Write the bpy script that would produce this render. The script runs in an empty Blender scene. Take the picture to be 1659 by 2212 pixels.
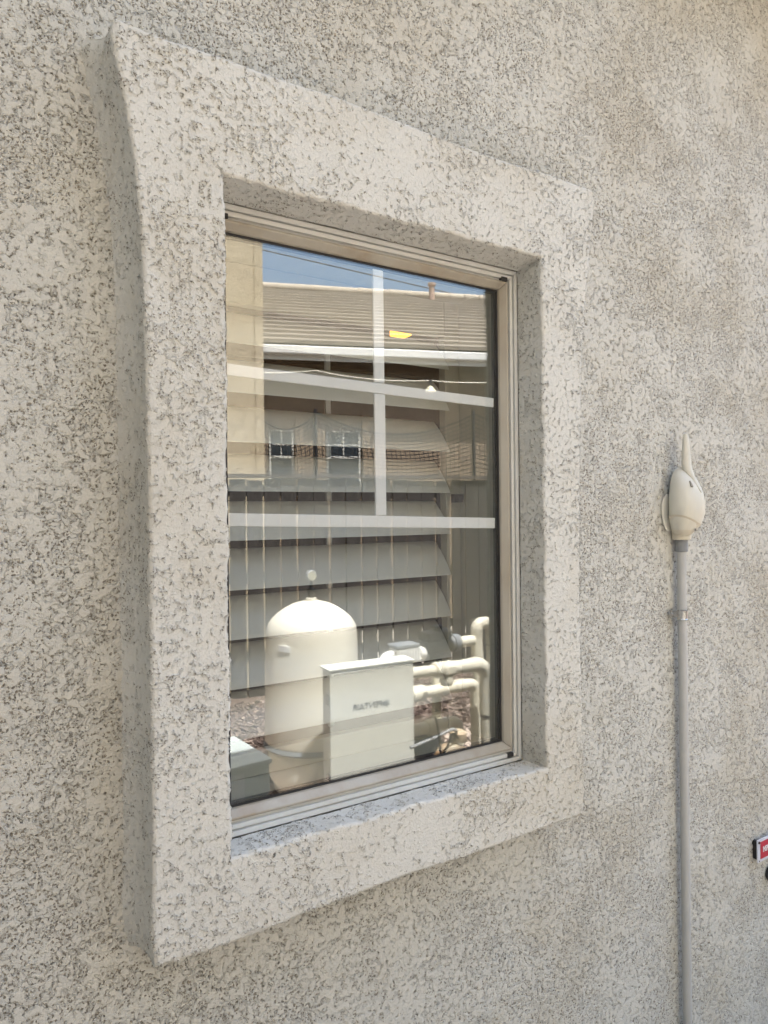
import bpy, bmesh, math, random
import numpy as np
from mathutils import Vector, Matrix

random.seed(7)
rng = np.random.default_rng(11)
scn = bpy.context.scene
COL = scn.collection
R = math.radians

# ------------------------------------------------------------------ camera
PHI, ROLL = R(58.0), R(0.6)                      # view direction measured from the wall line
fwd = Vector((math.cos(PHI), math.sin(PHI), 0)); rt0 = Vector((math.sin(PHI), -math.cos(PHI), 0)); up0 = Vector((0, 0, 1))
rt = rt0 * math.cos(ROLL) - up0 * math.sin(ROLL); up = rt0 * math.sin(ROLL) + up0 * math.cos(ROLL)
cd = bpy.data.cameras.new('camera'); cam = bpy.data.objects.new('camera', cd); COL.objects.link(cam)
m = Matrix((rt, up, -fwd)).transposed().to_4x4(); m.translation = Vector((0, -1.225, 1.5))
cam.matrix_world = m
cd.sensor_fit = 'AUTO'; cd.sensor_width = 36.0; cd.lens = 36.0 * 1480 / 2212
cd.clip_start = 0.02; cd.clip_end = 500
scn.camera = cam

# ------------------------------------------------------------------ sky, sun, exposure
SUN = Vector((0.03, 0.365, 0.93)).normalized()    # towards the sun: high, behind this wall
w = bpy.data.worlds.new('World'); scn.world = w; w.use_nodes = True
nt = w.node_tree; bg = nt.nodes['Background']
sky = nt.nodes.new('ShaderNodeTexSky'); sky.sky_type = 'NISHITA'; sky.sun_disc = False
sky.sun_elevation = math.asin(SUN.z); sky.sun_rotation = math.atan2(SUN.x, SUN.y)
sky.air_density = 1.4; sky.dust_density = 4.5; sky.ozone_density = 1.0
nt.links.new(sky.outputs[0], bg.inputs[0]); bg.inputs[1].default_value = 0.14
sl = bpy.data.lights.new('sun', 'SUN'); sl.energy = 5.0; sl.angle = R(0.53); sl.color = (1.0, 0.975, 0.93)
so = bpy.data.objects.new('sun', sl); COL.objects.link(so)
so.rotation_euler = (-SUN).to_track_quat('-Z', 'Y').to_euler(); so.location = (0, 0, 20)
scn.view_settings.view_transform = 'Standard'; scn.view_settings.look = 'None'
scn.view_settings.gamma = 1.0; scn.view_settings.use_curve_mapping = False
scn.view_settings.exposure = 2.25
scn.render.engine = 'CYCLES'
scn.cycles.use_denoising = True
scn.cycles.max_bounces = 10; scn.cycles.diffuse_bounces = 5; scn.cycles.transparent_max_bounces = 24
scn.cycles.glossy_bounces = 4

# ------------------------------------------------------------------ materials
def mat(name, col, rough=0.6, metal=0.0, spec=0.5, bump=None, vary=None, coat=0):
    """plain procedural material: base colour varied by noise, optional fine bump (scale, distance)"""
    M = bpy.data.materials.new(name); M.use_nodes = True
    t = M.node_tree; b = t.nodes['Principled BSDF']
    b.inputs['Roughness'].default_value = rough; b.inputs['Metallic'].default_value = metal
    b.inputs['Specular IOR Level'].default_value = spec
    b.inputs['Coat Weight'].default_value = coat
    b.inputs['Base Color'].default_value = (*col, 1)
    tc = t.nodes.new('ShaderNodeTexCoord')
    if vary:
        sc, amt, col2 = vary
        mp = t.nodes.new('ShaderNodeMapping'); t.links.new(tc.outputs['Object'], mp.inputs[0])
        if isinstance(sc, tuple): mp.inputs['Scale'].default_value = sc
        else: mp.inputs['Scale'].default_value = (sc, sc, sc)
        n = t.nodes.new('ShaderNodeTexNoise'); n.inputs['Scale'].default_value = 1.0; n.inputs['Detail'].default_value = 5
        n.inputs['Roughness'].default_value = 0.6
        t.links.new(mp.outputs[0], n.inputs['Vector'])
        rp = t.nodes.new('ShaderNodeMapRange'); rp.inputs[1].default_value = 0.35; rp.inputs[2].default_value = 0.72
        rp.inputs[4].default_value = amt
        t.links.new(n.outputs[0], rp.inputs[0])
        mx = t.nodes.new('ShaderNodeMix'); mx.data_type = 'RGBA'
        mx.inputs[6].default_value = (*col, 1); mx.inputs[7].default_value = (*col2, 1)
        t.links.new(rp.outputs[0], mx.inputs[0]); t.links.new(mx.outputs[2], b.inputs['Base Color'])
    if bump:
        n = t.nodes.new('ShaderNodeTexNoise'); n.inputs['Scale'].default_value = bump[0]; n.inputs['Detail'].default_value = 4
        t.links.new(tc.outputs['Object'], n.inputs['Vector'])
        bp = t.nodes.new('ShaderNodeBump'); bp.inputs['Distance'].default_value = bump[1]; bp.inputs['Strength'].default_value = 1
        t.links.new(n.outputs[0], bp.inputs['Height']); t.links.new(bp.outputs[0], b.inputs['Normal'])
    return M

def stucco(name, light, shade_col, depth=0.0033, scale=1.12, real=True, tilt=0.48):
    """lace stucco: flattened paint-light plateaus broken by clustered pits and cracks with shade painted in"""
    M = bpy.data.materials.new(name); M.use_nodes = True
    t = M.node_tree; N = t.nodes; L = t.links; b = N['Principled BSDF']; out = N['Material Output']
    b.inputs['Roughness'].default_value = 0.92; b.inputs['Specular IOR Level'].default_value = 0.12
    tc = N.new('ShaderNodeTexCoord')
    def noise(sc, det, ro=0.55, dist=0.0, off=0.0):
        mp = N.new('ShaderNodeMapping'); mp.inputs['Location'].default_value = (off, off * .7, off * 1.3)
        L.new(tc.outputs['Object'], mp.inputs[0])
        n = N.new('ShaderNodeTexNoise'); n.inputs['Scale'].default_value = sc * scale; n.inputs['Detail'].default_value = det
        n.inputs['Roughness'].default_value = ro; n.inputs['Distortion'].default_value = dist
        L.new(mp.outputs[0], n.inputs['Vector']); return n.outputs[0]
    def math_(op, a, bb=None, cl=False):
        k = N.new('ShaderNodeMath'); k.operation = op; k.use_clamp = cl
        for i, v in enumerate((a, bb)):
            if v is None: continue
            if isinstance(v, (int, float)): k.inputs[i].default_value = v
            else: L.new(v, k.inputs[i])
        return k.outputs[0]
    def ramp(v, lo, hi, smooth=True):
        k = N.new('ShaderNodeMapRange'); k.interpolation_type = 'SMOOTHSTEP' if smooth else 'LINEAR'
        k.inputs[1].default_value = lo; k.inputs[2].default_value = hi; L.new(v, k.inputs[0]); return k.outputs[0]
    big = noise(5.0, 3, .6)                       # where the finish is smeared flat or left open
    patch = noise(13.0, 2, .5, .2, 5.3)
    mid = noise(62.0, 4, .60, .25)                # lace islands with frayed outlines
    warp = N.new('ShaderNodeTexNoise'); warp.inputs['Scale'].default_value = 150 * scale; warp.inputs['Detail'].default_value = 2
    L.new(tc.outputs['Object'], warp.inputs['Vector'])
    wa = N.new('ShaderNodeVectorMath'); wa.operation = 'MULTIPLY_ADD'; wa.inputs[1].default_value = (.0110 / scale,) * 3
    L.new(warp.outputs['Color'], wa.inputs[0]); L.new(tc.outputs['Object'], wa.inputs[2])
    vo = N.new('ShaderNodeTexVoronoi'); vo.inputs['Scale'].default_value = 148 * scale; L.new(wa.outputs[0], vo.inputs['Vector'])
    m = math_('ADD', mid, math_('MULTIPLY', math_('SUBTRACT', big, .5), .42))
    plate = ramp(m, tilt - .06, tilt + .08)                                          # 1 = trowelled island, 0 = open texture
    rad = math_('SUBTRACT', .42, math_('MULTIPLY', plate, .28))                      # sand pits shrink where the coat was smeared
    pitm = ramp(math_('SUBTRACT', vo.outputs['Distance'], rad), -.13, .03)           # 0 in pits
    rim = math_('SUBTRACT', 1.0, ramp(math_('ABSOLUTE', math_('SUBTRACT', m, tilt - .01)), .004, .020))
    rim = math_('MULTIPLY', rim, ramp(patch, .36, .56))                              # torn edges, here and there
    hh = math_('ADD', math_('MULTIPLY', plate, .38), math_('MULTIPLY', pitm, .75))
    hh = math_('ADD', hh, math_('MULTIPLY', rim, -.50))
    hh = math_('ADD', hh, math_('MULTIPLY', warp.outputs[0], .55))
    hh = math_('ADD', hh, math_('ADD', math_('MULTIPLY', big, .9), math_('MULTIPLY', mid, .5)))
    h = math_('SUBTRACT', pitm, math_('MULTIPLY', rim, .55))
    # colour: cream coat, shade painted into pits and torn rims, faint large stains
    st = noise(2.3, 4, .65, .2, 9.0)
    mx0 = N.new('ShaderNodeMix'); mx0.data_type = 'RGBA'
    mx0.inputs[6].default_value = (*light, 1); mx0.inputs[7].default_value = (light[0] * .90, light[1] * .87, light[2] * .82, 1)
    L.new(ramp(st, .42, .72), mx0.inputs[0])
    mx = N.new('ShaderNodeMix'); mx.data_type = 'RGBA'; mx.inputs[6].default_value = (*shade_col, 1)
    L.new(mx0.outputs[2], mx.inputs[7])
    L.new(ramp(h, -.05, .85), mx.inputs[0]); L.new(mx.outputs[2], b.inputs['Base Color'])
    if real:
        dp = N.new('ShaderNodeDisplacement'); dp.inputs['Scale'].default_value = depth; dp.inputs['Midlevel'].default_value = 1.3
        L.new(hh, dp.inputs['Height']); L.new(dp.outputs[0], out.inputs['Displacement'])
        M.displacement_method = 'BOTH'
    else:
        bp = N.new('ShaderNodeBump'); bp.inputs['Distance'].default_value = depth
        L.new(hh, bp.inputs['Height']); L.new(bp.outputs[0], b.inputs['Normal'])
    return M

def glass_mat(name, f0):
    """one sheet of float glass: clear, reflecting by Schlick's law at each face, faintly rolled"""
    M = bpy.data.materials.new(name); M.use_nodes = True
    t = M.node_tree; N = t.nodes; L = t.links; N.remove(N['Principled BSDF']); out = N['Material Output']
    g = N.new('ShaderNodeNewGeometry'); d = N.new('ShaderNodeVectorMath'); d.operation = 'DOT_PRODUCT'
    L.new(g.outputs['Normal'], d.inputs[0]); L.new(g.outputs['Incoming'], d.inputs[1])
    def mt(op, a, bb):
        k = N.new('ShaderNodeMath'); k.operation = op
        for i, v in enumerate((a, bb)):
            if v is None: continue
            if isinstance(v, (int, float)): k.inputs[i].default_value = v
            else: L.new(v, k.inputs[i])
        return k.outputs[0]
    c = mt('ABSOLUTE', d.outputs['Value'], None)
    f = mt('ADD', mt('MULTIPLY', mt('POWER', mt('SUBTRACT', 1.0, c), 5.0), 1.0 - f0), f0)
    tr = N.new('ShaderNodeBsdfTransparent'); tr.inputs[0].default_value = (.935, .945, .94, 1)
    gl = N.new('ShaderNodeBsdfGlossy'); gl.inputs['Roughness'].default_value = 0.0; gl.inputs[0].default_value = (1, 1, 1, 1)
    tc = N.new('ShaderNodeTexCoord'); n = N.new('ShaderNodeTexNoise'); n.inputs['Scale'].default_value = 5.0; n.inputs['Detail'].default_value = 1
    L.new(tc.outputs['Object'], n.inputs['Vector'])
    bp = N.new('ShaderNodeBump'); bp.inputs['Distance'].default_value = 0.00003; L.new(n.outputs[0], bp.inputs['Height'])
    L.new(bp.outputs[0], gl.inputs['Normal'])
    mx = N.new('ShaderNodeMixShader'); L.new(f, mx.inputs[0]); L.new(tr.outputs[0], mx.inputs[1]); L.new(gl.outputs[0], mx.inputs[2])
    L.new(mx.outputs[0], out.inputs['Surface'])
    return M

def emit(name, col, s):
    M = bpy.data.materials.new(name); M.use_nodes = True
    b = M.node_tree.nodes['Principled BSDF']; b.inputs['Base Color'].default_value = (*col, 1)
    b.inputs['Emission Color'].default_value = (*col, 1); b.inputs['Emission Strength'].default_value = s
    return M

CREAM = (0.548, 0.548, 0.508); PIT_SHADE = (0.27, 0.253, 0.215)  # second colour paints the shade inside the stucco pits
M_wall = stucco('cream_stucco', CREAM, PIT_SHADE)
M_wall_plain = stucco('cream_stucco_side_wall', CREAM, PIT_SHADE, real=False)
M_trim = stucco('cream_stucco_trim', (0.585, 0.587, 0.55), PIT_SHADE, depth=.0025, scale=1.35, tilt=.43)
M_neigh = stucco('tan_stucco', (0.29, 0.225, 0.165), (0.21, 0.165, 0.12), depth=.005, scale=.5, real=False)
M_wing = stucco('yellow_cream_stucco', (0.58, 0.49, 0.35), (0.46, 0.38, 0.27), depth=.004, scale=.6, real=False)
M_soffit = mat('soffit_paint', (.30, .275, .235), .8, bump=(60, .002))
M_eave = mat('shade_darkened_eave', (.05, .04, .034), .8)  # soffit colour darkened to deepen the shade under the neighbour's eave
M_vinyl = mat('white_vinyl', (.66, .68, .67), .45, vary=(9, .45, (.52, .50, .44)))
M_sash = mat('almond_vinyl', (.40, .38, .325), .32, vary=((14, 14, 4), .8, (.30, .245, .175)))
M_gasket = mat('black_gasket', (.010, .010, .012), .6)
M_grille = mat('white_grille', (.80, .82, .83), .4)
M_louver = mat('shutter_paint', (.72, .725, .71), .38, vary=(6, .3, (.66, .66, .63)))
M_shframe = mat('shutter_frame_paint', (.50, .48, .41), .42)
M_jambliner = mat('painted_drywall', (.52, .50, .42), .8)
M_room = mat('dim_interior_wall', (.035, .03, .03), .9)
M_glass = glass_mat('reflective_outer_glass', .102)
M_glass_in = glass_mat('clear_inner_glass', .016)
M_hinge = mat('dark_steel', (.05, .05, .05), .45, .6)
M_conduit = mat('grey_conduit', (.43, .44, .435), .5, vary=(20, .4, (.38, .385, .375)), bump=(300, .0003))
M_collar = mat('grey_fitting', (.21, .225, .24), .5)
M_antenna = mat('yellowed_plastic', (.60, .592, .525), .42, vary=(14, .5, (.56, .54, .455)), bump=(500, .0003))
M_antenna_low = mat('yellowed_plastic_aged', (.59, .565, .47), .45, vary=(30, .6, (.55, .48, .39)))
M_dark = mat('dark_gap', (.03, .03, .03), .8)
M_slot = mat('shaded_slot_plastic', (.24, .23, .19), .7)
M_zinc = mat('galvanised_steel', (.60, .60, .59), .25, 1.0, vary=(60, .6, (.42, .42, .40)))
M_signwhite = mat('sign_white', (.56, .59, .66), .4)
M_signred = mat('sign_red', (.42, .012, .035), .4)
M_black = mat('black_plastic', (.016, .016, .018), .45, bump=(80, .001))
M_tank = mat('almond_tank', (.74, .71, .62), .5, vary=(5, .3, (.66, .62, .52)))
M_cabinet = mat('beige_powder_coat', (.75, .75, .68), .45, vary=(3, .3, (.70, .70, .62)))
M_cabinet2 = mat('pale_grey_cabinet', (.56, .62, .60), .5)
M_gauge = mat('yellowed_dial', (.42, .40, .30), .5)
M_blue = mat('blue_label', (.05, .30, .62), .5)
M_label = mat('white_label', (.78, .80, .82), .5)
M_print = mat('grey_print', (.05, .055, .06), .6)
M_pvc = mat('pvc_pipe', (.76, .73, .62), .4, vary=(9, .4, (.64, .56, .41)))
M_pvc2 = mat('pvc_white', (.80, .80, .78), .4)
M_rustpump = mat('rust_stained_plastic', (.66, .60, .46), .5, vary=(9, .95, (.38, .17, .05)))
M_greycable = mat('grey_flex_conduit', (.34, .35, .36), .6)
M_fence = mat('weathered_fence_wood', (.062, .055, .050), .9, vary=((30, 30, 2.0), .9, (.030, .026, .023)), bump=(60, .003))
M_fencetop = mat('fence_rail_wood', (.10, .085, .075), .9, vary=((2, 2, 30), .8, (.05, .04, .035)))
M_tile = mat('tan_roof_tile', (.27, .235, .19), .85, vary=(1.5, .7, (.18, .15, .115)), bump=(20, .01))
M_ridge = mat('pale_ridge_tile', (.48, .42, .34), .85, vary=(3, .6, (.36, .30, .23)))
M_white = mat('white_trim_paint', (.80, .80, .78), .5)
M_nframe = mat('aged_window_frame', (.50, .49, .46), .6)
M_nwin = mat('neighbour_window_glass', (.03, .04, .05), .05, spec=.8)
M_net = mat('black_netting', (.02, .02, .02), .8)
M_terra = mat('terracotta_pipe', (.50, .36, .29), .8)
M_bulb = mat('frosted_bulb', (.72, .66, .48), .25)
M_lamp = emit('warm_lamp_glass', (1.0, .36, .02), 1.5)
M_pad = mat('pink_concrete', (.52, .43, .36), .9, vary=(4, .8, (.42, .34, .28)), bump=(90, .003))
M_walk = mat('path_concrete', (.42, .40, .36), .9, vary=(3, .7, (.33, .31, .27)), bump=(90, .003))
M_ground = mat('mulch_bed_soil', (.13, .092, .075), .95, vary=(9, .9, (.08, .056, .045)), bump=(30, .02))
M_mulch = [mat('bark_chip', (.165, .118, .098), .9), mat('pale_bark_chip', (.30, .235, .20), .9), mat('dark_bark_chip', (.085, .06, .05), .9)]
M_yard = mat('yard_gravel', (.36, .33, .29), .95, vary=(1.2, .8, (.28, .25, .22)))

# ------------------------------------------------------------------ mesh helpers
class MB:
    def __init__(s): s.v = []; s.f = []
    def add(s, vs, fs):
        o = len(s.v); s.v += [tuple(p) for p in vs]; s.f += [tuple(i + o for i in f) for f in fs]; return s
    def box(s, x0, x1, y0, y1, z0, z1, M=None):
        vs = [Vector((x, y, z)) for z in (z0, z1) for y in (y0, y1) for x in (x0, x1)]
        if M: vs = [M @ p for p in vs]
        return s.add(vs, [(0, 2, 3, 1), (4, 5, 7, 6), (0, 1, 5, 4), (2, 6, 7, 3), (0, 4, 6, 2), (1, 3, 7, 5)])
    def tube(s, pts, r, n=14, cap=True):
        pts = [Vector(p) for p in pts]; rs = r if isinstance(r, (list, tuple)) else [r] * len(pts)
        ref = None; rings = []
        for i, p in enumerate(pts):
            d = ((pts[min(i + 1, len(pts) - 1)] - pts[max(i - 1, 0)])).normalized()
            if ref is None: ref = d.orthogonal().normalized()
            ref = (ref - d * ref.dot(d)); ref = ref.normalized() if ref.length > 1e-6 else d.orthogonal().normalized()
            bi = d.cross(ref)
            rings.append([p + (ref * math.cos(a) + bi * math.sin(a)) * rs[i] for a in [2 * math.pi * k / n for k in range(n)]])
        vs = [q for rr in rings for q in rr]; fs = []
        for i in range(len(pts) - 1):
            for k in range(n):
                a = i * n + k; bq = i * n + (k + 1) % n; fs.append((a, bq, bq + n, a + n))
        if cap: fs.append(tuple(range(n - 1, -1, -1))); fs.append(tuple((len(pts) - 1) * n + k for k in range(n)))
        return s.add(vs, fs)
    def lathe(s, prof, c=(0, 0, 0), n=40, axis='Z'):
        c = Vector(c); vs = []; fs = []
        for (r, z) in prof:
            for k in range(n):
                a = 2 * math.pi * k / n; x, y = r * math.cos(a), r * math.sin(a)
                q = Vector((x, y, z)) if axis == 'Z' else (Vector((x, z, y)) if axis == 'Y' else Vector((z, x, y)))
                vs.append(c + q)
        for i in range(len(prof) - 1):
            for k in range(n):
                a = i * n + k; bq = i * n + (k + 1) % n; fs.append((a, bq, bq + n, a + n))
        fs.append(tuple(range(n - 1, -1, -1))); fs.append(tuple((len(prof) - 1) * n + k for k in range(n)))
        return s.add(vs, fs)
    def loft(s, rings, cap=True):
        n = len(rings[0]); vs = [q for r_ in rings for q in r_]; fs = []
        for i in range(len(rings) - 1):
            for k in range(n):
                a = i * n + k; bq = i * n + (k + 1) % n; fs.append((a, bq, bq + n, a + n))
        if cap: fs.append(tuple(range(n - 1, -1, -1))); fs.append(tuple((len(rings) - 1) * n + k for k in range(n)))
        return s.add(vs, fs)
    def mesh(s, name, smooth=False, bevel=0, seg=2):
        me = bpy.data.meshes.new(name); me.from_pydata(s.v, [], s.f)
        bm = bmesh.new(); bm.from_mesh(me)
        bmesh.ops.recalc_face_normals(bm, faces=bm.faces)
        if bevel:
            es = [e for e in bm.edges if len(e.link_faces) == 2 and e.calc_face_angle(0) > R(35)]
            bmesh.ops.bevel(bm, geom=es, offset=bevel, segments=seg, profile=.5, affect='EDGES', clamp_overlap=True)
        if smooth:
            for f in bm.faces: f.smooth = True
            for e in bm.edges:
                if len(e.link_faces) == 2 and e.calc_face_angle(0) > R(40): e.smooth = False
        bm.to_mesh(me); bm.free(); return me
    def build(s, name, material, parent=None, smooth=False, bevel=0, seg=2, label=None):
        return link(name, s.mesh(name, smooth, bevel, seg), material, parent, label)

def link(name, me, material, parent=None, label=None):
    o = bpy.data.objects.new(name, me); COL.objects.link(o)
    if material and not me.materials: me.materials.append(material)
    if parent: o.parent = parent
    if label: o['label'] = label
    return o
def tag(o, label=None, cat=None, group=None, kind=None):
    if label: o['label'] = label
    if cat: o['category'] = cat
    if group: o['group'] = group
    if kind: o['kind'] = kind
    return o
def thing(name, label, cat, loc=(0, 0, 0), rz=0, group=None):
    o = bpy.data.objects.new(name, None); COL.objects.link(o); o.location = loc; o.rotation_euler = (0, 0, rz)
    o.empty_display_size = .1
    return tag(o, label, cat, group)
def grid_mesh(name, P, mask=None, smooth=True):
    """P: (nu,nv,3) array -> quad mesh; mask (nu-1,nv-1) keeps quads"""
    nu, nv = P.shape[:2]
    idx = np.arange(nu * nv).reshape(nu, nv)
    q = np.stack([idx[:-1, :-1], idx[1:, :-1], idx[1:, 1:], idx[:-1, 1:]], -1).reshape(-1, 4)
    if mask is not None: q = q[mask.reshape(-1)]
    used = np.unique(q); remap = np.full(nu * nv, -1); remap[used] = np.arange(len(used))
    V = P.reshape(-1, 3)[used]; q = remap[q]
    me = bpy.data.meshes.new(name)
    me.vertices.add(len(V)); me.vertices.foreach_set('co', V.astype(np.float32).ravel())
    me.loops.add(q.size); me.loops.foreach_set('vertex_index', q.astype(np.int32).ravel())
    me.polygons.add(len(q)); me.polygons.foreach_set('loop_start', (np.arange(len(q)) * 4).astype(np.int32))
    me.polygons.foreach_set('use_smooth', np.full(len(q), smooth))
    me.update(calc_edges=True); return me
def arc(c, a, b, n=8):
    """quarter bend: points from c+a to c+b around c"""
    c, a, b = Vector(c), Vector(a), Vector(b)
    return [c + a * math.cos(t) + b * math.sin(t) for t in [math.pi / 2 * k / n for k in range(n + 1)]]
def text_mesh(name, body, size, depth=.0006, sx=1.0):
    cu = bpy.data.curves.new(name, 'FONT'); cu.body = body; cu.size = size; cu.extrude = depth; cu.offset = size * .012
    cu.align_x = 'CENTER'; cu.align_y = 'CENTER'
    o = bpy.data.objects.new(name, cu); COL.objects.link(o)
    dg = bpy.context.evaluated_depsgraph_get(); dg.update()
    me = bpy.data.meshes.new_from_object(o.evaluated_get(dg)); bpy.data.objects.remove(o)
    for v in me.vertices: v.co.x *= sx
    me.name = name; return me

# ------------------------------------------------------------------ house wall (dense relief mesh where it is seen)
def steps(x0, x1, fn):
    o = [x0]
    while o[-1] < x1: o.append(o[-1] + fn(o[-1]))
    return o
xs = [-3.5, -2.5, -1.6, -.9, -.45, -.2, -.08] + steps(0.0, 2.42, lambda x: .0018 + .0016 * max(0, x - .2)) + [2.5, 2.6, 2.9, 3.5, 4.5, 6.0]
zs = [-.6, -.35] + steps(-.22, 3.28, lambda z: .0025 + .0007 * max(0, abs(z - 1.5) - .8)) + [3.36]
xs = np.array(xs); zs = np.array(zs)
X, Z = np.meshgrid(xs, zs, indexing='ij')
Yw = 0.060 + 0.0016 * np.sin(X * 3.1 + Z * 2.3) + 0.0012 * np.sin(X * 7.7 - Z * 5.1 + 1)
# the brown coat swells a little in a soft heel against the foam surround
P = np.stack([X, Yw, Z], -1)
xc = (xs[:-1] + xs[1:]) / 2; zc = (zs[:-1] + zs[1:]) / 2
inside = ((xc > .30) & (xc < 1.265))[:, None] & ((zc > .80) & (zc < 2.265))[None, :]
wall = thing('house_wall', 'cream lace stucco house wall in shade, filling the picture around the window', 'wall')
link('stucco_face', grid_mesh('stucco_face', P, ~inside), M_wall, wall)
MB().box(-.998, 6, -.25, .30, 3.352, 3.40).build('eave_soffit', M_soffit, wall)
MB().box(-.998, 6, -.275, -.252, 3.33, 3.42).build('fascia_board', M_white, wall)

rw = thing('unseen_side_wall', 'inferred cream stucco wall, unseen at left, sized to block sky light', 'wall')
MB().box(-1.30, -1.0, -4.9, .05, -.5, 5.8).build('stucco_face', M_wall_plain, rw)  # inferred and unseen; made tall and long to darken the left side
# ------------------------------------------------------------------ window
win = thing('window', 'picture window with almond sash and white grille bars set in a raised stucco surround', 'window')
# stucco over foam surround: flared at the top corners, lower edge worn wavy
BOT = [(.272, .746), (.36, .741), (.455, .742), (.54, .748), (.635, .750), (.72, .752), (.798, .753), (.88, .750), (1.025, .748), (1.12, .751), (1.22, .752), (1.298, .751)]
RGT = [(1.298, .751), (1.304, .80), (1.299, 1.0), (1.294, 1.276), (1.301, 1.6), (1.313, 1.90), (1.328, 2.03), (1.343, 2.122), (1.357, 2.22), (1.366, 2.299)]
TOP = [(1.366, 2.299), (1.22, 2.301), (1.08, 2.296), (.94, 2.297), (.80, 2.302), (.623, 2.308), (.50, 2.304), (.403, 2.306), (.30, 2.303), (.224, 2.309)]
LFT = [(.224, 2.309), (.216, 2.29), (.222, 2.25), (.236, 2.185), (.252, 2.077), (.261, 1.97), (.265, 1.85), (.268, 1.585), (.270, 1.203), (.269, .90), (.266, .80), (.272, .746)]
OPEN = (.408, 1.172, .897, 2.093)     # mouth of the opening
FRM = (.392, 1.170, .890, 2.085)      # where the reveal meets the frame
YF, YI = -0.060, 0.0225
def resample(pl_, n):
    pl_ = np.array(pl_); s = np.r_[0, np.cumsum(np.hypot(*np.diff(pl_, axis=0).T))]; s /= s[-1]
    # smooth polyline
    q = np.linspace(0, 1, n, endpoint=False); o = np.stack([np.interp(q, s, pl_[:, 0]), np.interp(q, s, pl_[:, 1])], -1)
    k = max(3, n // 40) | 1; pad = k // 2
    e = np.stack([np.interp(np.linspace(0, 1, n + 1), s, pl_[:, i]) for i in (0, 1)], -1)
    ee = np.pad(e, ((pad, pad), (0, 0)), mode='reflect', reflect_type='odd')
    sm = np.stack([np.convolve(ee[:, i], np.ones(k) / k, 'valid') for i in (0, 1)], -1)
    return sm[:-1]
NH, NV = 470, 640
O = np.concatenate([resample(BOT, NH), resample(RGT, NV), resample(TOP, NH), resample(LFT, NV)])
def rect_loop(r):
    x0, x1, z0, z1 = r
    h = np.linspace(0, 1, NH, endpoint=False); v = np.linspace(0, 1, NV, endpoint=False)
    return np.concatenate([np.stack([x0 + (x1 - x0) * h, 0 * h + z0], -1), np.stack([0 * v + x1, z0 + (z1 - z0) * v], -1),
                           np.stack([x1 - (x1 - x0) * h, 0 * h + z1], -1), np.stack([0 * v + x0, z1 - (z1 - z0) * v], -1)])
I = rect_loop(OPEN); IF = rect_loop(FRM)
nI = len(I); t_ = np.arange(nI)
wob = 0.0018 * np.sin(t_ * .045) + .0012 * np.sin(t_ * .119 + 1) + .0009 * np.sin(t_ * .31 + 2)   # hand-floated arrises
I = I + (O - I) / np.linalg.norm(O - I, axis=1)[:, None] * wob[:, None]
width = np.concatenate([np.full(NH, .147), np.full(NV, .122), np.full(NH, .207), np.full(NV, .138)])
flare = np.concatenate([np.full(NH, .016), np.full(NV, .012), np.full(NH, .016), np.full(NV, .032)])
ker = np.ones(61) / 61
flare = np.convolve(np.r_[flare[-30:], flare, flare[:30]], ker, 'valid')
OUTV = (O - I) / width[:, None]
def ring(base, off, y):   # offset along the outward direction
    q = base + OUTV * (off[:, None] if isinstance(off, np.ndarray) else off)
    return np.stack([q[:, 0], np.full(nI, y), q[:, 1]], -1)
prof = []
for k in np.linspace(0, 1, 42, endpoint=False):        # return from the wall up to the arris, soft heel at the wall
    y = .068 + (YF + .010 - .068) * k; off = flare * (1 - k) ** 3.0 
    prof.append(ring(O, off, y))
for a in np.linspace(0, math.pi / 2, 9, endpoint=False):   # rounded outer arris
    prof.append(ring(O, -.010 * (1 - math.cos(a)), YF + .010 - .010 * math.sin(a)))
A = ring(O, -.010, YF); B = ring(I, .008, YF)
for k in np.linspace(0, 1, 62, endpoint=False): 
    q = A + (B - A) * k; prof.append(q)
for a in np.linspace(0, math.pi / 2, 6, endpoint=False):   # inner arris
    prof.append(ring(I, .008 * (1 - math.sin(a)), YF + .008 * (1 - math.cos(a))))
C0 = ring(I, 0.0, YF + .008); C1 = np.stack([IF[:, 0], np.full(nI, YI), IF[:, 1]], -1)
for k in np.linspace(0, 1, 34): prof.append(C0 + (C1 - C0) * k)
Pr = np.stack(prof, 1); Pr = np.concatenate([Pr, Pr[:1]], 0)[::-1]
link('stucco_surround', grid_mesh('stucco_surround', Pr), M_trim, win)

def ring_members(rect, profile, names, material, parent, bevel=0, gap=.0006):
    """four mitred members; profile = [(inset, y)...] closed section seen from outside in"""
    x0, x1, z0, z1 = rect; obs = []
    cor = lambda i: [(x0 + i, z0 + i), (x1 - i, z0 + i), (x1 - i, z1 - i), (x0 + i, z1 - i)]
    for s, nm in enumerate(names):
        mb = MB(); rings = []
        for e_ in (0, 1):
            r_ = []
            for (i, y) in profile:
                c = cor(i)[(s + e_) % 4]; d = cor(i)[(s + 1 - e_) % 4]
                vx, vz = d[0] - c[0], d[1] - c[1]; l = math.hypot(vx, vz)
                r_.append(Vector((c[0] + vx / l * gap, y + DY, c[1] + vz / l * gap)))
            rings.append(r_)
        mb.loft(rings); obs.append(mb.build(nm, material, parent, bevel=bevel, smooth=False))
    return obs
# fixed outer frame with stepped tracks
FO = (.3915, 1.1688, .8912, 2.0838)
DY = -.0135
ring_members(FO, [(0, .0355), (.0095, .0355), (.0095, .044), (.0135, .044), (.0135, .0375), (.0215, .0375), (.0215, .046), (.0265, .046), (.0265, .095), (0, .095)],
             ['frame_sill', 'frame_jamb', 'frame_head', 'frame_jamb'], M_vinyl, win)
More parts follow.
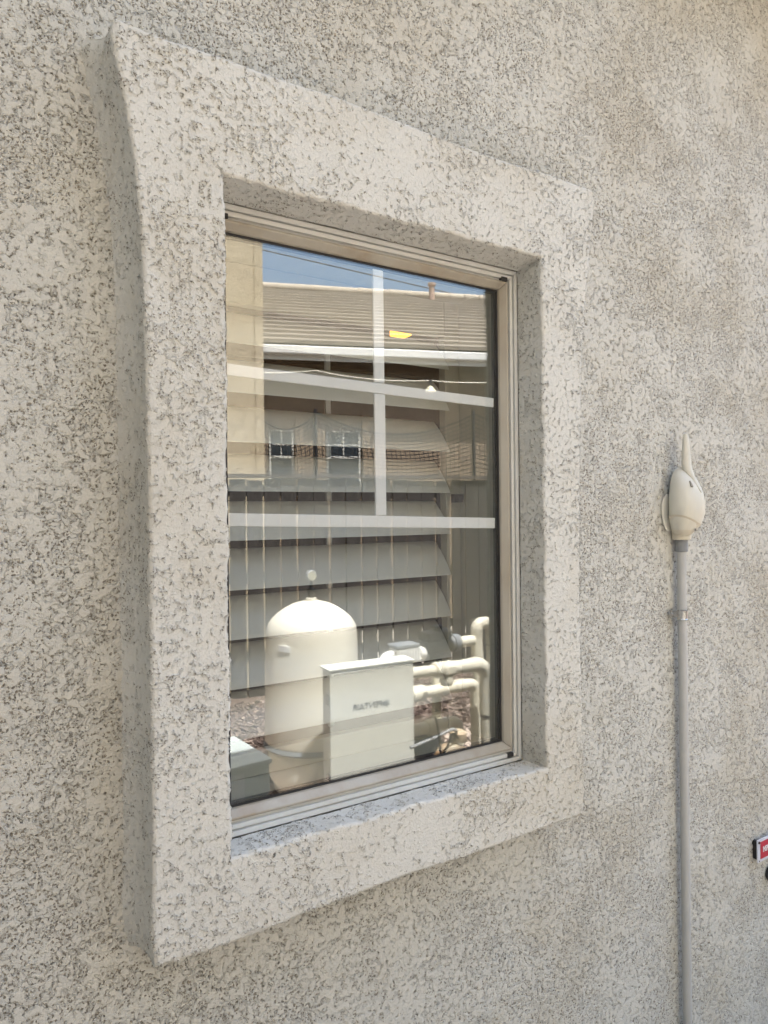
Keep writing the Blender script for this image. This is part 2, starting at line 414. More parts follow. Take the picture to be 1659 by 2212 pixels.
# almond sash, bevelled towards the glass
SO = (FO[0] + .0272, FO[1] - .0272, FO[2] + .0292, FO[3] - .0282)
ring_members(SO, [(0, .0385), (.003, .0365), (.0055, .0372), (.0165, .0500), (.0175, .0560), (.0175, .092), (0, .092)],
             ['sash_rail', 'sash_stile', 'sash_rail', 'sash_stile'], M_sash, win, gap=.0008)
# dark blocks standing for the shaded notches at the jamb ends
for (x, z) in ((SO[1] - .012, SO[3] + .004), (SO[1] - .008, SO[2] - .013), (SO[0] + .008, SO[2] - .013), (SO[0] + .012, SO[3] + .004)):
    MB().box(x - .009, x + .009, (.0352 + DY), (.045 + DY), z - .0035, z + .0055).build('notch_shade', M_dark, win)
GO = (SO[0] + .0172, SO[1] - .0172, SO[2] + .0172, SO[3] - .0172)
ring_members(GO, [(0, .0562), (.0045, .0567), (.0045, .0577), (0, .0577)], ['gasket'] * 4, M_gasket, win)
ring_members(GO, [(-.004, .0620), (.0075, .0620), (.0075, .0714), (-.004, .0714)], ['spacer_bar'] * 4, M_gasket, win)
gx0, gx1, gz0, gz1 = GO
MB().box(gx0 - .004, gx1 + .004, .0579 + DY, .0618 + DY, gz0 - .004, gz1 + .004).build('outer_pane', M_glass, win)
MB().box(gx0 - .004, gx1 + .004, .0716 + DY, .0755 + DY, gz0 - .004, gz1 + .004).build('inner_pane', M_glass_in, win)
# flat grille bars between the panes
def bar(x0, za, x1, zb, wd, y0=.0640 + DY, y1=.0695 + DY):
    d = Vector((x1 - x0, 0, zb - za)).normalized(); nrm = Vector((-d.z, 0, d.x)) * wd / 2
    a, b = Vector((x0, 0, za)), Vector((x1, 0, zb)); mb = MB(); rings = []
    for p in (a, b):
        rings.append([p + nrm + Vector((0, y0, 0)), p - nrm + Vector((0, y0, 0)), p - nrm + Vector((0, y1, 0)), p + nrm + Vector((0, y1, 0))])
    mb.loft(rings); return mb.build('grille_bar', M_grille, win, bevel=.0012, seg=2)
bar(gx0 + .008, 1.778, gx1 - .008, 1.764, .0225)
bar(gx0 + .008, 1.4885, gx1 - .008, 1.470, .0255)
bar(.7885, gz1 - .008, .7890, 1.7832, .0265)
bar(.7895, 1.7585, .7900, 1.4930, .0275)
# interior liner of the opening, from the frame back to the room
for (a, b, c, d) in ((.36, .416, .80, 2.2), (1.162, 1.23, .80, 2.2)):
    MB().box(a, b, .0825, .27, c, d).build('jamb_liner', M_jambliner, win)
MB().box(.4165, 1.1615, .0825, .27, 2.062, 2.16).build('head_liner', M_jambliner, win)
MB().box(.4165, 1.1615, .0825, .27, .84, .905).build('stool', M_jambliner, win)

# ------------------------------------------------------------------ plantation shutter behind the glass
sh = thing('plantation_shutter', 'off-white plantation shutter with tilted louvers behind the window glass', 'shutter', (0, 0, 0))
YS = .255
for xa, xb in ((.4295, .475), (1.113, 1.1608)):
    MB().box(xa, xb, YS - .014, YS + .014, .906, 2.061).build('stile', M_shframe, sh, bevel=.002)
MB().box(.4756, 1.1124, YS - .013, YS + .013, 1.968, 2.060).build('top_rail', M_shframe, sh, bevel=.003)
MB().box(.4756, 1.1124, YS - .013, YS + .013, .907, .962).build('bottom_rail', M_shframe, sh, bevel=.003)
TH = R(50.5); LB = .114; TK = .0062
mb = MB(); sec = []
for k in range(20):
    a = 2 * math.pi * k / 20; u_ = LB / 2 * math.cos(a); v_ = TK * math.sin(a) * (1 - .25 * abs(math.cos(a)))
    sec.append((u_, v_))
def louver_ring(x):  # front edge low, back edge high
    return [Vector((x, u_ * math.cos(TH) - v_ * math.sin(TH), u_ * math.sin(TH) + v_ * math.cos(TH))) for (u_, v_) in sec]
lou = mb.loft([louver_ring(.4785), louver_ring(1.1095)]).mesh('louver', smooth=True)
fz = [1.874 - .1084 * k for k in range(8)] + [1.003]
for z in fz:
    o = link('louver', lou, M_louver, sh); o.location = (0, YS, z + LB / 2 * math.sin(TH)); 
MB().box(.786, .800, YS + .046, YS + .055, .965, 1.955).build('tilt_rod', M_louver, sh, bevel=.0015)
for z in fz:
    MB().box(.7905, .7955, YS + .036, YS + .0458, z + .078, z + .083).build('tilt_staple', M_hinge, sh)
mb = MB(); mb.box(1.128, 1.157, .2215, .2405, 1.5235, 1.5455); mb.tube([(1.140, .219, 1.5335), (1.140, .2215, 1.5335)], .0048, 10)
mb.build('hinge', M_hinge, sh, bevel=.001)

# ------------------------------------------------------------------ dim room behind
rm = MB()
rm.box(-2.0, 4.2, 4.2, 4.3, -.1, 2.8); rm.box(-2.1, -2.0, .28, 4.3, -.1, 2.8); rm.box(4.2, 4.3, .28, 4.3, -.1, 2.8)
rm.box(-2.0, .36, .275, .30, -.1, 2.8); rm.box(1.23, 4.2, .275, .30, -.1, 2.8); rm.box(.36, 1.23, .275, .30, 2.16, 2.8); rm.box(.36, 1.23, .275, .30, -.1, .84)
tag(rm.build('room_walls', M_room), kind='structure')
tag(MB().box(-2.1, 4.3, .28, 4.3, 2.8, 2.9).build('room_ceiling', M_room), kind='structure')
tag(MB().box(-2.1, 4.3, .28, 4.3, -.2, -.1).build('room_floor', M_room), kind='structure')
cl = thing('ceiling_lamp', 'warm yellow ceiling lamp lit inside the room, seen through the shutter', 'lamp', (2.55, 2.62, 2.8))
MB().lathe([(.02, 0), (.05, -.004), (.05, -.02), (.02, -.022)], n=24).build('canopy', M_zinc, cl)
MB().box(-.055, .055, -.055, .055, -.12, -.023).build('lamp_shade', M_lamp, cl, bevel=.01)

# ------------------------------------------------------------------ conduit with antenna housing
cx_, cy_ = 1.8307, .036
cd_ = thing('conduit', 'grey vertical conduit pipe strapped to the stucco wall beneath the antenna housing', 'conduit', (cx_, cy_, 0))
MB().tube([(0.006, .000, -.32), (.003, 0, .5), (.001, 0, 1.0), (0, 0, 1.40)], .0132, 20).build('pipe', M_conduit, cd_, smooth=True)
MB().lathe([(.0145, 1.372), (.0178, 1.374), (.0178, 1.410), (.0168, 1.4125), (.0168, 1.424)], n=24).build('collar', M_collar, cd_, smooth=True)
# one-hole strap
mb = MB(); rings = []
for z in (1.172, 1.1745, 1.1975, 1.200):
    rr = .0172 if z in (1.172, 1.200) else .0158
    rings.append([Vector((rr * math.cos(a), rr * math.sin(a), z)) for a in [R(20 - 220 * k / 16) for k in range(17)]] +
                 [Vector(((rr - .0016) * math.cos(a), (rr - .0016) * math.sin(a), z)) for a in [R(20 - 220 * (16 - k) / 16) for k in range(17)]])
mb.loft(rings); mb.box(-.038, -.0125, .012, .0145, 1.177, 1.197); mb.box(-.0142, -.0125, -.002, .0145, 1.177, 1.197)
mb.build('strap', M_zinc, cd_)
MB().lathe([(.0038, -.003), (.0038, .0)], (-.027, .0118, 1.187), 8, 'Y').build('strap_screw', M_zinc, cd_)

an = thing('antenna_housing', 'yellowed cream plastic antenna housing with an upright spike on top of the conduit', 'antenna', (1.823, .060, 1.4265))
def sup(c, a, b0, b1, z, n=36, p=2.3):   # half-flat ring: flat towards the wall, bulging outwards; a = half width, b1 = depth
    o = []
    for k in range(n):
        t = 2 * math.pi * k / n; cx, sx = math.cos(t), math.sin(t)
        x = a * math.copysign(abs(cx) ** (2 / p), cx); y = math.copysign(abs(sx) ** (2 / p), sx)
        o.append(Vector((c + x, -b0 - (b1 - b0) * (.5 + .5 * y), z)))
    return o
body = [(.000, .022, .012, .052), (.012, .040, .010, .068), (.03, .050, .009, .080), (.06, .0565, .008, .090), (.09, .057, .008, .091), (.12, .0535, .008, .086), (.145, .0475, .009, .077), (.165, .040, .010, .067), (.18, .031, .013, .057), (.190, .021, .018, .048), (.195, .010, .024, .040)]
mb = MB(); mb.loft([sup(0, a, b0, b1, z) for (z, a, b0, b1) in body[1:]]); sh_ = mb.build('housing_shell', M_antenna, an, smooth=True)
mb = MB(); low = [sup(0, a * 1.03, b0 - .003, b1 + .0018, z) for (z, a, b0, b1) in [(-.004, .022, .012, .052), (.006, .033, .011, .061)]]
seam = []
zb, ab, b0b, b1b = [np.array(c) for c in zip(*body)]
for q in sup(0, .05, 0, 1, 0):
    z = .034 - .62 * q.x * (.42 if q.x > 0 else .75)
    a_, c0, c1 = np.interp(z, zb, ab) * 1.03, np.interp(z, zb, b0b) - .003, np.interp(z, zb, b1b) + .0018
    seam.append(Vector((q.x / .05 * a_, -c0 + (q.y) * (c1 - c0), z)))
low.append(seam)
mb.loft(low); mb.build('lower_cover', M_antenna_low, an, smooth=True)
MB().lathe([(.025, -.018), (.027, -.016), (.027, .006), (.024, .008)], (.008, -.024, 0), 28).build('neck', M_antenna_low, an, smooth=True)
mb = MB(); mb.loft([sup(-.004, a, 0.0, .012, z, p=2.2) for (z, a) in ((.008, .034), (.03, .048), (.06, .055), (.085, .055), (.105, .047), (.118, .034))])
mb.build('back_plate', M_antenna, an, smooth=True)
mb = MB(); rings = []
for (z, r, y, x) in ((.120, .002, -.0862, .014), (.135, .0035, -.0795, .0095), (.155, .0075, -.0695, .005), (.172, .0125, -.0595, .001), (.188, .0158, -.0525, -.002), (.205, .0152, -.050, -.003), (.235, .0130, -.0495, -.003), (.265, .0106, -.049, -.003), (.287, .0088, -.049, -.003), (.2925, .0074, -.049, -.003), (.294, .0045, -.049, -.003)):
    rings.append([Vector((x + r * math.cos(a), y + r * .85 * math.sin(a), z)) for a in [2 * math.pi * k / 20 for k in range(20)]])
mb.loft(rings); mb.build('antenna_spike', M_antenna, an, smooth=True)
for (x, y, rz) in ((-.020, -.0765, R(-22)), (.038, -.064, R(42))):
    Mx = Matrix.Translation((x, y, .145)) @ Matrix.Rotation(rz, 4, 'Z') @ Matrix.Rotation(R(-26), 4, 'X')
    mb = MB(); mb.add([Mx @ Vector(p) for p in ((-.003, -.002, -.009), (.0035, -.002, -.009), (.000, -.002, .010), (-.0025, -.002, .010), (-.003, .006, -.009), (.0035, .006, -.009), (.000, .006, .010), (-.0025, .006, .010))],
                      [(0, 1, 2, 3), (7, 6, 5, 4), (0, 4, 5, 1), (1, 5, 6, 2), (2, 6, 7, 3), (3, 7, 4, 0)])
    mb.build('vent_slot', M_slot, an)
MB().lathe([(.0035, 0), (.0035, .004), (.002, .0045)], (.004, -.0735, .012), 10, 'Y').build('cover_screw', M_zinc, an)

# ------------------------------------------------------------------ inspection sign and fitting at the right
sg = thing('inspection_sign', 'small white sign with a red panel reading INSPECT, mounted low on the wall', 'sign', (2.2966, .038, .371))
MB().box(-.075, .075, 0, .004, -.037, .037).build('plate', M_signwhite, sg, bevel=.0008)
MB().box(-.060, .060, -.0012, -.0002, -.0270, .0285).build('red_panel', M_signred, sg)
tx = link('lettering', text_mesh('lettering', 'INSPECT', .0255, .0004, .60), M_label, sg); tx.rotation_euler = (R(90), 0, 0); tx.location = (-.018, -.0018, .001)
for (x, z, r) in ((-.0675, .0285, .0042), (-.0675, -.0315, .0016), (.0675, .0285, .0042)):
    MB().lathe([(r, -.0022), (r, -.0002)], (x, 0, z), 14, 'Y').build('fixing_hole', M_black, sg)
for x in (-.062, .062):
    MB().box(x - .006, x + .006, .0042, .022, -.030, .030).build('standoff_strip', M_black, sg)
kn = thing('black_hose_fitting', 'black rounded fitting on the wall below the red and white sign', 'fitting', (2.319, .045, .268))
MB().lathe([(.014, .012), (.022, .010), (.024, -.002), (.019, -.012), (.013, -.013), (.012, -.008), (.0, -.008)], n=28, axis='Y').build('cap', M_black, kn, smooth=True)
MB().lathe([(.011, -.0085), (.0105, -.011), (.004, -.0115)], n=20, axis='Y').build('cap_insert', M_collar, kn)
MB().lathe([(.012, .0145), (.012, .0125)], n=20, axis='Y').build('wall_flange', M_zinc, kn)

# ================================================================== the side yard that the glass reflects
tag(MB().box(-60, 60, -90, .0, -.60, -.45).build('ground', M_yard), kind='structure')
def sheet(name, x0, x1, y0, y1, z, m_, nx=2, ny=2, j=0):
    P = np.zeros((nx, ny, 3)); P[..., 0] = np.linspace(x0, x1, nx)[:, None]; P[..., 1] = np.linspace(y0, y1, ny)[None]; P[..., 2] = z + rng.normal(0, j, (nx, ny)) if j else z
    o = link(name, grid_mesh(name, P), m_); o['kind'] = 'structure'; return o
sheet('mulch_bed', -12, 14, -4.35, -.95, -.045, M_ground, 130, 60, .012)
tag(MB().box(-6, 9, -.88, -.005, -.40, -.29).build('side_path', M_walk, bevel=.006), kind='structure')
tag(MB().box(-8, 12, -.98, -.882, -.5, -.02).build('kerb', M_walk, bevel=.008), kind='structure')
tag(MB().box(.2, 3.6, -2.42, -.985, -.14, .0).build('equipment_pad', M_pad, bevel=.008), kind='structure')
# bark mulch: loose chips
mb = [MB(), MB(), MB()]
def chips(n, x0, x1, y0, y1, z):
    for _ in range(n):
        x, y = random.uniform(x0, x1), random.uniform(y0, y1)
        l, wd, th = random.uniform(.02, .07), random.uniform(.008, .022), random.uniform(.003, .008)
        Mx = Matrix.Translation((x, y, z + random.uniform(-.004, .016))) @ Matrix.Rotation(random.uniform(0, 6.28), 4, 'Z') @ Matrix.Rotation(random.gauss(0, .3), 4, 'Y') @ Matrix.Rotation(random.gauss(0, .3), 4, 'X')
        random.choices(mb, (5, 2, 3))[0].box(-l / 2, l / 2, -wd / 2, wd / 2, -th, th, Mx)
chips(9000, .8, 5.2, -4.0, -2.44, -.03)
chips(500, 1.0, 3.55, -2.44, -1.9, .004)
for b_, m_, nm in zip(mb, M_mulch, ('bark_mulch', 'pale_bark_mulch', 'dark_bark_mulch')):
    me = bpy.data.meshes.new(nm); me.from_pydata(b_.v, [], b_.f); tag(link(nm, me, m_), kind='stuff')

# ---- fence of upright boards
F0 = Vector((3.0, -4.0, 0)); fa = R(13); fe = Vector((math.cos(fa), math.sin(fa), 0))
fn = thing('board_fence', 'weathered brown board fence six feet tall behind the pool equipment, reflected in the glass', 'fence', F0, fa)
bd = MB().box(-.0662, .0662, -.009, .009, -.06, 1.79).mesh('board', bevel=.003, seg=1)
for k in range(-38, 40):
    o = link('board', bd, M_fence, fn); o.location = (k * .145 + random.uniform(-.0025, .0025), random.uniform(-.003, .003), random.uniform(-.012, .012))
    o.rotation_euler = (0, random.gauss(0, .0022), random.gauss(0, .02))
for z in (1.69, .95, .28):
    MB().box(-5.6, 5.8, -.052, -.0125, z - .045, z + .045).build('rail', M_fencetop, fn)
MB().box(-5.6, 5.8, -.05, .035, 1.803, 1.832).build('cap_board', M_fencetop, fn)
for k in range(-2, 3):
    MB().box(k * 2.4 - .045, k * 2.4 + .045, -.145, -.0535, -.2, 1.80).build('post', M_fencetop, fn)

# ---- filter tank
T = (1.652, -2.09, 0)
tk = thing('filter_tank', 'tall almond pool filter tank with a domed lid and clamp band, reflected in the glass', 'filter tank', T)
MB().lathe([(.205, 0), (.215, .02), (.218, .05), (.235, .08), (.240, .12), (.242, .215), (.236, .238)], n=56).build('lower_body', M_tank, tk, smooth=True)
MB().lathe([(.238, .239), (.262, .242), (.268, .252), (.262, .262), (.258, .270), (.240, .272)], n=56).build('clamp_band', M_collar, tk, smooth=True)
MB().lathe([(.258, .2722), (.261, .29), (.257, .45), (.254, .60), (.251, .75), (.250, .83), (.246, .868), (.236, .897), (.216, .925), (.185, .953), (.145, .981), (.100, 1.003), (.050, 1.016), (.030, 1.018), (.029, 1.034), (.0, 1.035)], n=64).build('upper_body', M_tank, tk, smooth=True)
MB().lathe([(.016, 1.0355), (.016, 1.06), (.022, 1.064), (.022, 1.085), (.010, 1.089), (.010, 1.13)], n=20).build('relief_valve', M_black, tk, smooth=True)
g = MB().lathe([(.030, 0), (.030, .022), (.026, .026), (.0, .026)], (0, 0, 0), 28, 'Y').build('pressure_gauge', M_collar, tk, smooth=True); g.location = (0, -.008, 1.155)
o = MB().lathe([(.0255, .0262), (.0255, .0272)], (0, 0, 0), 28, 'Y').build('gauge_face', M_gauge, g)
a0 = math.atan2(.12, -.21)
mb = MB(); rings = []
for z in (.80 - .02, .80 + .012):
    rr = .2555
    rings.append([Vector((q * math.cos(t), q * math.sin(t), z)) for q, tt in ((rr, 1), (rr - .012, -1)) for t in [a0 + tt * R(-8 + 16 * k / 5) for k in range(6)]])
mb.loft(rings); mb.build('maker_plate', M_label, tk)
MB().box(-.01, .06, .262, .29, .243, .266).build('clamp_bolt', M_zinc, tk, bevel=.003)

# ---- control cabinet with logo
ca = R(3.4)
cb = thing('control_cabinet', 'beige control cabinet lettered PENTAIR in front of the reflected filter tank', 'cabinet', (1.506, -1.593, 0), ca)
MB().box(0, .457, -.095, -.012, .10, .735).build('body', M_cabinet, cb, bevel=.006)
MB().box(-.004, .461, -.0115, .006, .095, .742).build('door', M_cabinet, cb, bevel=.005)
MB().box(-.010, .467, -.105, .012, .7425, .752).build('top_cap', M_cabinet, cb, bevel=.003)
for z in (.20, .58): MB().box(-.012, -.0045, -.03, .0, z, z + .05).build('hinge', M_zinc, cb)
for x in (.06, .397): MB().box(x - .02, x + .02, -.094, -.055, 0, .098).build('post', M_zinc, cb)
t1 = link('lettering', text_mesh('cabinet_lettering', 'PENTAIR', .042, .0004, 1.0), M_print, cb); t1.rotation_euler = (R(90), 0, R(180)); t1.location = (.195, .0072, .552)
lg = MB()
for k, (w0, w1) in enumerate(((-.022, -.011), (-.008, .004), (.007, .014))):     # slanted bars of the diamond mark
    for s in (1, -1):
        lg.add([(w0, 0, 0), (w0 + .008, 0, s * .021 * (1 - abs(w0 + .004) / .03)), (w1 + .004, 0, s * .021 * (1 - abs(w1) / .03)), (w1, 0, 0),
                (w0, .0006, 0), (w0 + .008, .0006, s * .021 * (1 - abs(w0 + .004) / .03)), (w1 + .004, .0006, s * .021 * (1 - abs(w1) / .03)), (w1, .0006, 0)],
               [(0, 1, 2, 3), (7, 6, 5, 4), (0, 4, 5, 1), (1, 5, 6, 2), (2, 6, 7, 3), (3, 7, 4, 0)])
l_ = lg.build('emblem', M_print, cb); l_.location = (.300, .0066, .552)

# ---- low pale cabinet at the left
c2 = thing('heater_cabinet', 'low pale grey-green cabinet with a white and blue label, reflected at lower left', 'cabinet', (1.063, -1.272, 0), R(-5))
MB().box(-.46, 0, -.34, 0, .012, .492).build('body', M_cabinet2, c2, bevel=.006)
MB().box(-.468, .008, -.348, .008, .4925, .514).build('lid', M_cabinet2, c2, bevel=.005)
MB().box(-.30, -.112, .0005, .002, .32, .480).build('label', M_label, c2)
MB().box(-.30, -.112, .0022, .003, .322, .352).build('blue_band', M_blue, c2)
for x in (-.42, -.04):
    MB().box(x - .02, x + .02, -.33, -.01, 0, .0115).build('foot', M_black, c2)

# ---- plumbing
pp = thing('return_pipe', 'cream plastic return pipe with union and elbow running out beside the control cabinet', 'pipe', (0, 0, 0))
y = -1.6
MB().tube([(1.90, y, .672), (2.13, y, .665)], .029, 20).build('pipe', M_pvc, pp, smooth=True)
MB().tube([(2.12, y, .665), (2.125, y, .665), (2.128, y, .665), (2.16, y, .664), (2.165, y, .664)], [.030, .040, .042, .042, .036], 24).build('union_collar', M_pvc, pp, smooth=True)
mb = MB(); rings = []
for x in (2.166, 2.172, 2.236, 2.242):
    rr = .036 if x in (2.166, 2.242) else .041
    rings.append([Vector((x, y + rr * (1 + .07 * (k % 2)) * math.cos(2 * math.pi * k / 16), .662 + rr * (1 + .07 * (k % 2)) * math.sin(2 * math.pi * k / 16))) for k in range(16)])
mb.loft(rings); mb.build('valve_body', M_pvc, pp)
MB().lathe([(.026, .0), (.034, -.002), (.038, -.03), (.030, -.046), (.0, -.047)], (2.203, y, .624), 24).build('drain_cap', M_pvc, pp, smooth=True)
el = [Vector((2.243, y, .662)), Vector((2.33, y, .661)), Vector((2.39, y, .660))] + arc((2.395, y, .575), (0, 0, .085), (.085, 0, 0), 10)[0:] + [Vector((2.480, y, .45)), Vector((2.480, y, .38))]
MB().tube(el, [.037, .037, .041] + [.042] * 11 + [.042, .042], 24).build('elbow', M_pvc, pp, smooth=True)
MB().tube([(2.480, y, .3795), (2.480, y, .0)], .037, 20).build('riser', M_pvc, pp, smooth=True)
MB().tube([(2.4805, y, .381), (2.4805, y, .366)], .0395, 20).build('joint_ring', M_collar, pp, smooth=True)

pu = thing('loop_pipe', 'cream plastic pipe bent in an upside-down U at the right of the reflected plumbing', 'pipe', (0, 0, 0))
y = -1.8
lp = [Vector((2.585, y, .58)), Vector((2.578, y, .72)), Vector((2.578, y, .79))] + arc((2.618, y, .80), (-.040, 0, 0), (0, 0, .040), 6) + arc((2.650, y, .80), (0, 0, .040), (.040, 0, 0), 6) + [Vector((2.690, y, .66)), Vector((2.690, y, .3)), Vector((2.690, y, .0))]
MB().tube(lp, [.038, .034, .034] + [.036] * 14 + [.032, .032, .032], 22).build('pipe', M_pvc, pu, smooth=True)
MB().tube([(2.585, y, .579), (2.59, y, .3), (2.59, y, 0)], .030, 18).build('leg_pipe', M_pvc, pu, smooth=True)
MB().tube([(2.44, y, .747), (2.55, y, .746)], .032, 20).build('stub', M_pvc, pu, smooth=True)
MB().tube([(2.690, y, .715), (2.690, y, .703)], .0345, 20).build('joint_ring', M_collar, pu, smooth=True)

va = thing('valve_actuator', 'black motorised valve actuator with a grey coupling nut, in the reflected plumbing', 'valve', (2.28, -1.8, .755))
MB().tube([(.10, 0, -.008), (.112, 0, -.008), (.114, 0, -.008), (.155, 0, -.008)], [.040, .044, .052, .050], 20).build('coupling_nut', M_collar, va, smooth=True)
MB().tube([(-.08, 0, -.012), (.099, 0, -.010)], .040, 20).build('valve_body', M_black, va, smooth=True)
MB().box(-.085, .01, -.055, .055, .022, .075).build('motor_box', M_black, va, bevel=.012)
MB().box(.012, .088, -.05, .05, .025, .088).build('actuator_cover', M_black, va, bevel=.02)
MB().box(-.02, .05, -.02, .02, .0885, .106).build('handle', M_black, va, bevel=.006)
MB().tube([(0, 0, -.05), (0, 0, -.16)], .032, 18).build('lower_port', M_black, va, smooth=True)
MB().tube([(0.003, 0, -.1605), (.003, 0, -.755)], .028, 18).build('drop_pipe', M_pvc, va, smooth=True)

ch = thing('chlorinator_cell', 'white ribbed chlorinator cell with a dark lid beside the black valve, in the reflected plumbing', 'chlorinator', (2.07, -1.8, .725))
MB().box(-.075, .085, -.045, .045, -.045, .036).build('cell_body', M_pvc2, ch, bevel=.008)
MB().box(-.080, .072, -.050, .050, .0365, .058).build('lid', M_collar, ch, bevel=.006)
for k in range(8): MB().box(-.066 + k * .018, -.058 + k * .018, .0455, .053, -.03, .034).build('rib', M_pvc2, ch)
MB().tube([(-.0755, 0, 0), (-.10, 0, 0)] + arc((-.10, 0, -.04), (0, 0, .04), (-.04, 0, 0), 6)[1:] + [(-.14, 0, -.72)], .026, 18).build('inlet_elbow', M_pvc2, ch, smooth=True)
MB().tube([(.0855, 0, -.005), (.104, 0, -.008), (.128, 0, -.012)], [.042, .036, .036], 18).build('outlet_nut', M_pvc2, ch, smooth=True)

y = -1.74
lo_ = thing('suction_pipe', 'cream suction pipe with a shadowed elbow, lower of the cross pipes right of the cabinet', 'pipe', (0, 0, 0))
MB().tube([(1.93, y, .512), (2.10, y, .512), (2.46, y, .516)] + arc((2.47, y, .47), (0, 0, .046), (.046, 0, 0), 6) + [(2.516, y, .0)], .031, 20).build('pipe', M_pvc, lo_, smooth=True)
MB().tube([(2.06, y, .512), (2.066, y, .512), (2.15, y, .512), (2.155, y, .512)], [.034, .045, .045, .034], 22).build('coupling', M_pvc, lo_, smooth=True)
MB().tube([(2.36, y, .515), (2.365, y, .515), (2.43, y, .5155)], [.033, .037, .037], 22).build('elbow_socket', M_pvc, lo_, smooth=True)
y = -1.76
lq = thing('drain_pipe', 'cream drain pipe lying lowest near the pad, right of the reflected cabinet', 'pipe', (0, 0, 0))
MB().tube([(1.93, y, .312), (2.12, y, .312), (2.34, y, .312)] + arc((2.36, y, .27), (0, 0, .042), (.042, 0, 0), 6) + [(2.402, y, 0)], .033, 20).build('pipe', M_pvc, lq, smooth=True)
MB().tube([(2.18, y, .312), (2.186, y, .312), (2.25, y, .312)], [.036, .042, .042], 22).build('coupling', M_pvc, lq, smooth=True)
pm = thing('pool_pump', 'rust-stained cream pool pump on the pad beneath the reflected pipes', 'pump', (2.20, -1.56, 0))
MB().lathe([(.045, -.05), (.085, -.045), (.095, -.01), (.095, .03), (.07, .05), (.03, .055)], (0, 0, .185), 32, 'Y').build('volute', M_rustpump, pm, smooth=True)
MB().lathe([(.042, 0), (.046, .01), (.046, .045), (.03, .055)], (.045, .0, .285), 24).build('discharge_port', M_rustpump, pm, smooth=True)
MB().tube([(.0, -.06, .185), (.0, -.34, .185)], [.075, .072], 24).build('motor', M_black, pm, smooth=True)
MB().box(-.07, .07, -.30, .04, .0, .088).build('pump_base', M_black, pm, bevel=.01)
def cable(name, pts, r, m_, label):
    pts = [Vector(p) for p in pts]; q = []
    for i in range(len(pts) - 1):
        p0, p1, p2, p3 = pts[max(i - 1, 0)], pts[i], pts[i + 1], pts[min(i + 2, len(pts) - 1)]
        for k in range(6):
            t = k / 6; q.append(.5 * ((2 * p1) + (p2 - p0) * t + (2 * p0 - 5 * p1 + 4 * p2 - p3) * t * t + (3 * p1 - p0 - 3 * p2 + p3) * t ** 3))
    q.append(pts[-1]); return tag(MB().tube(q, r, 8).build(name, m_, smooth=True), label, 'cable')
cable('flexible_conduit', [(1.90, -1.5, .33), (2.05, -1.5, .352), (2.162, -1.5, .374), (2.20, -1.52, .34), (2.20, -1.60, .24)], .0085, M_greycable, 'grey flexible conduit arching over the rust-stained pump')
cable('black_cable', [(2.033, -1.47, .47), (2.036, -1.45, .40), (2.049, -1.45, .267), (2.06, -1.46, .0)], .006, M_black, 'black cable hanging straight down left of the pump')
cable('pump_cable', [(2.18, -1.47, .33), (2.124, -1.45, .372), (2.09, -1.45, .31), (2.067, -1.45, .271), (2.05, -1.46, .0)], .006, M_black, 'black cable looping over the front of the pump')

# ---- neighbour's single-storey house, seen over the fence
na = R(20); E0 = Vector((4.02, -8.605, 0)); nh = thing('neighbour_house', 'tan stucco house with tan tile roof and white fascia reflected beyond the fence', 'house', E0, na)
# local axes: +x along the eave, +y towards us
NL0, NL1 = -7.0, 13.0
MB().box(NL0, NL1, -9.6, -.37, -.3, 3.98).build('wall', M_neigh, nh)
MB().box(NL0 - .3, NL1 + .3, -.02, .0, 3.88, 4.12).build('fascia', M_white, nh)
MB().box(NL0 - .3, NL1 + .3, -.369, -.021, 3.985, 4.02).build('soffit', M_eave, nh)
MB().box(NL0 - .25, NL1 + .25, .003, .10, 3.95, 4.09).build('gutter', M_white, nh, bevel=.02)
rise, run = 2.50, 5.10
mb = MB(); n = 16
for k in range(n):      # lapped courses of flat tile
    y0, y1 = .10 - (run + .10) * k / n, .10 - (run + .10) * (k + 1) / n - .06
    z0, z1 = 4.14 + rise * k / n, 4.14 + rise * (k + 1) / n
    mb.box(NL0 - .3, NL1 + .3, y1, y0, 0, .035, Matrix.Translation((0, 0, 0)))
    for i in range(8): 
        v = mb.v[-8 + i]; top = i >= 4; front = abs(v[1] - y0) < 1e-6
        mb.v[-8 + i] = (v[0], v[1], (z0 + (.034 if top else -.03)) if front else (z1 + (.006 if top else -.03)))
tag(mb.build('roof_tile_course', M_tile, nh), kind='stuff')
MB().add([(NL0 - .3, -run, 4.14 + rise - .03), (NL1 + .3, -run, 4.14 + rise - .03), (NL1 + .3, -2 * run, 4.1), (NL0 - .3, -2 * run, 4.1), (NL0 - .3, -run, 4.1), (NL1 + .3, -run, 4.1)],
         [(0, 1, 2, 3), (0, 4, 5, 1), (0, 3, 4), (1, 5, 2), (4, 3, 2, 5)]).build('rear_roof', M_tile, nh)
rdm = None
mb = MB(); mb.tube([(-.21, 0, 0), (.21, 0, .0)], [.115, .095], 10); rdm = mb.mesh('ridge_tile', smooth=True)
k = 0; x = NL0
while x < NL1:
    o = link('ridge_tile', rdm, M_ridge, nh); o.location = (x, -run, 4.14 + rise + random.uniform(0, .012)); o.rotation_euler = (0, R(-2.2), random.gauss(0, .015)); x += .37
vp = MB(); vp.tube([(4.1, -run + .35, 6.3), (4.1, -run + .35, 6.78)], .065, 14); vp.tube([(4.1, -run + .35, 6.781), (4.1, -run + .35, 6.84)], [.095, .095], 14)
vp.build('vent_pipe', M_terra, nh, smooth=True)
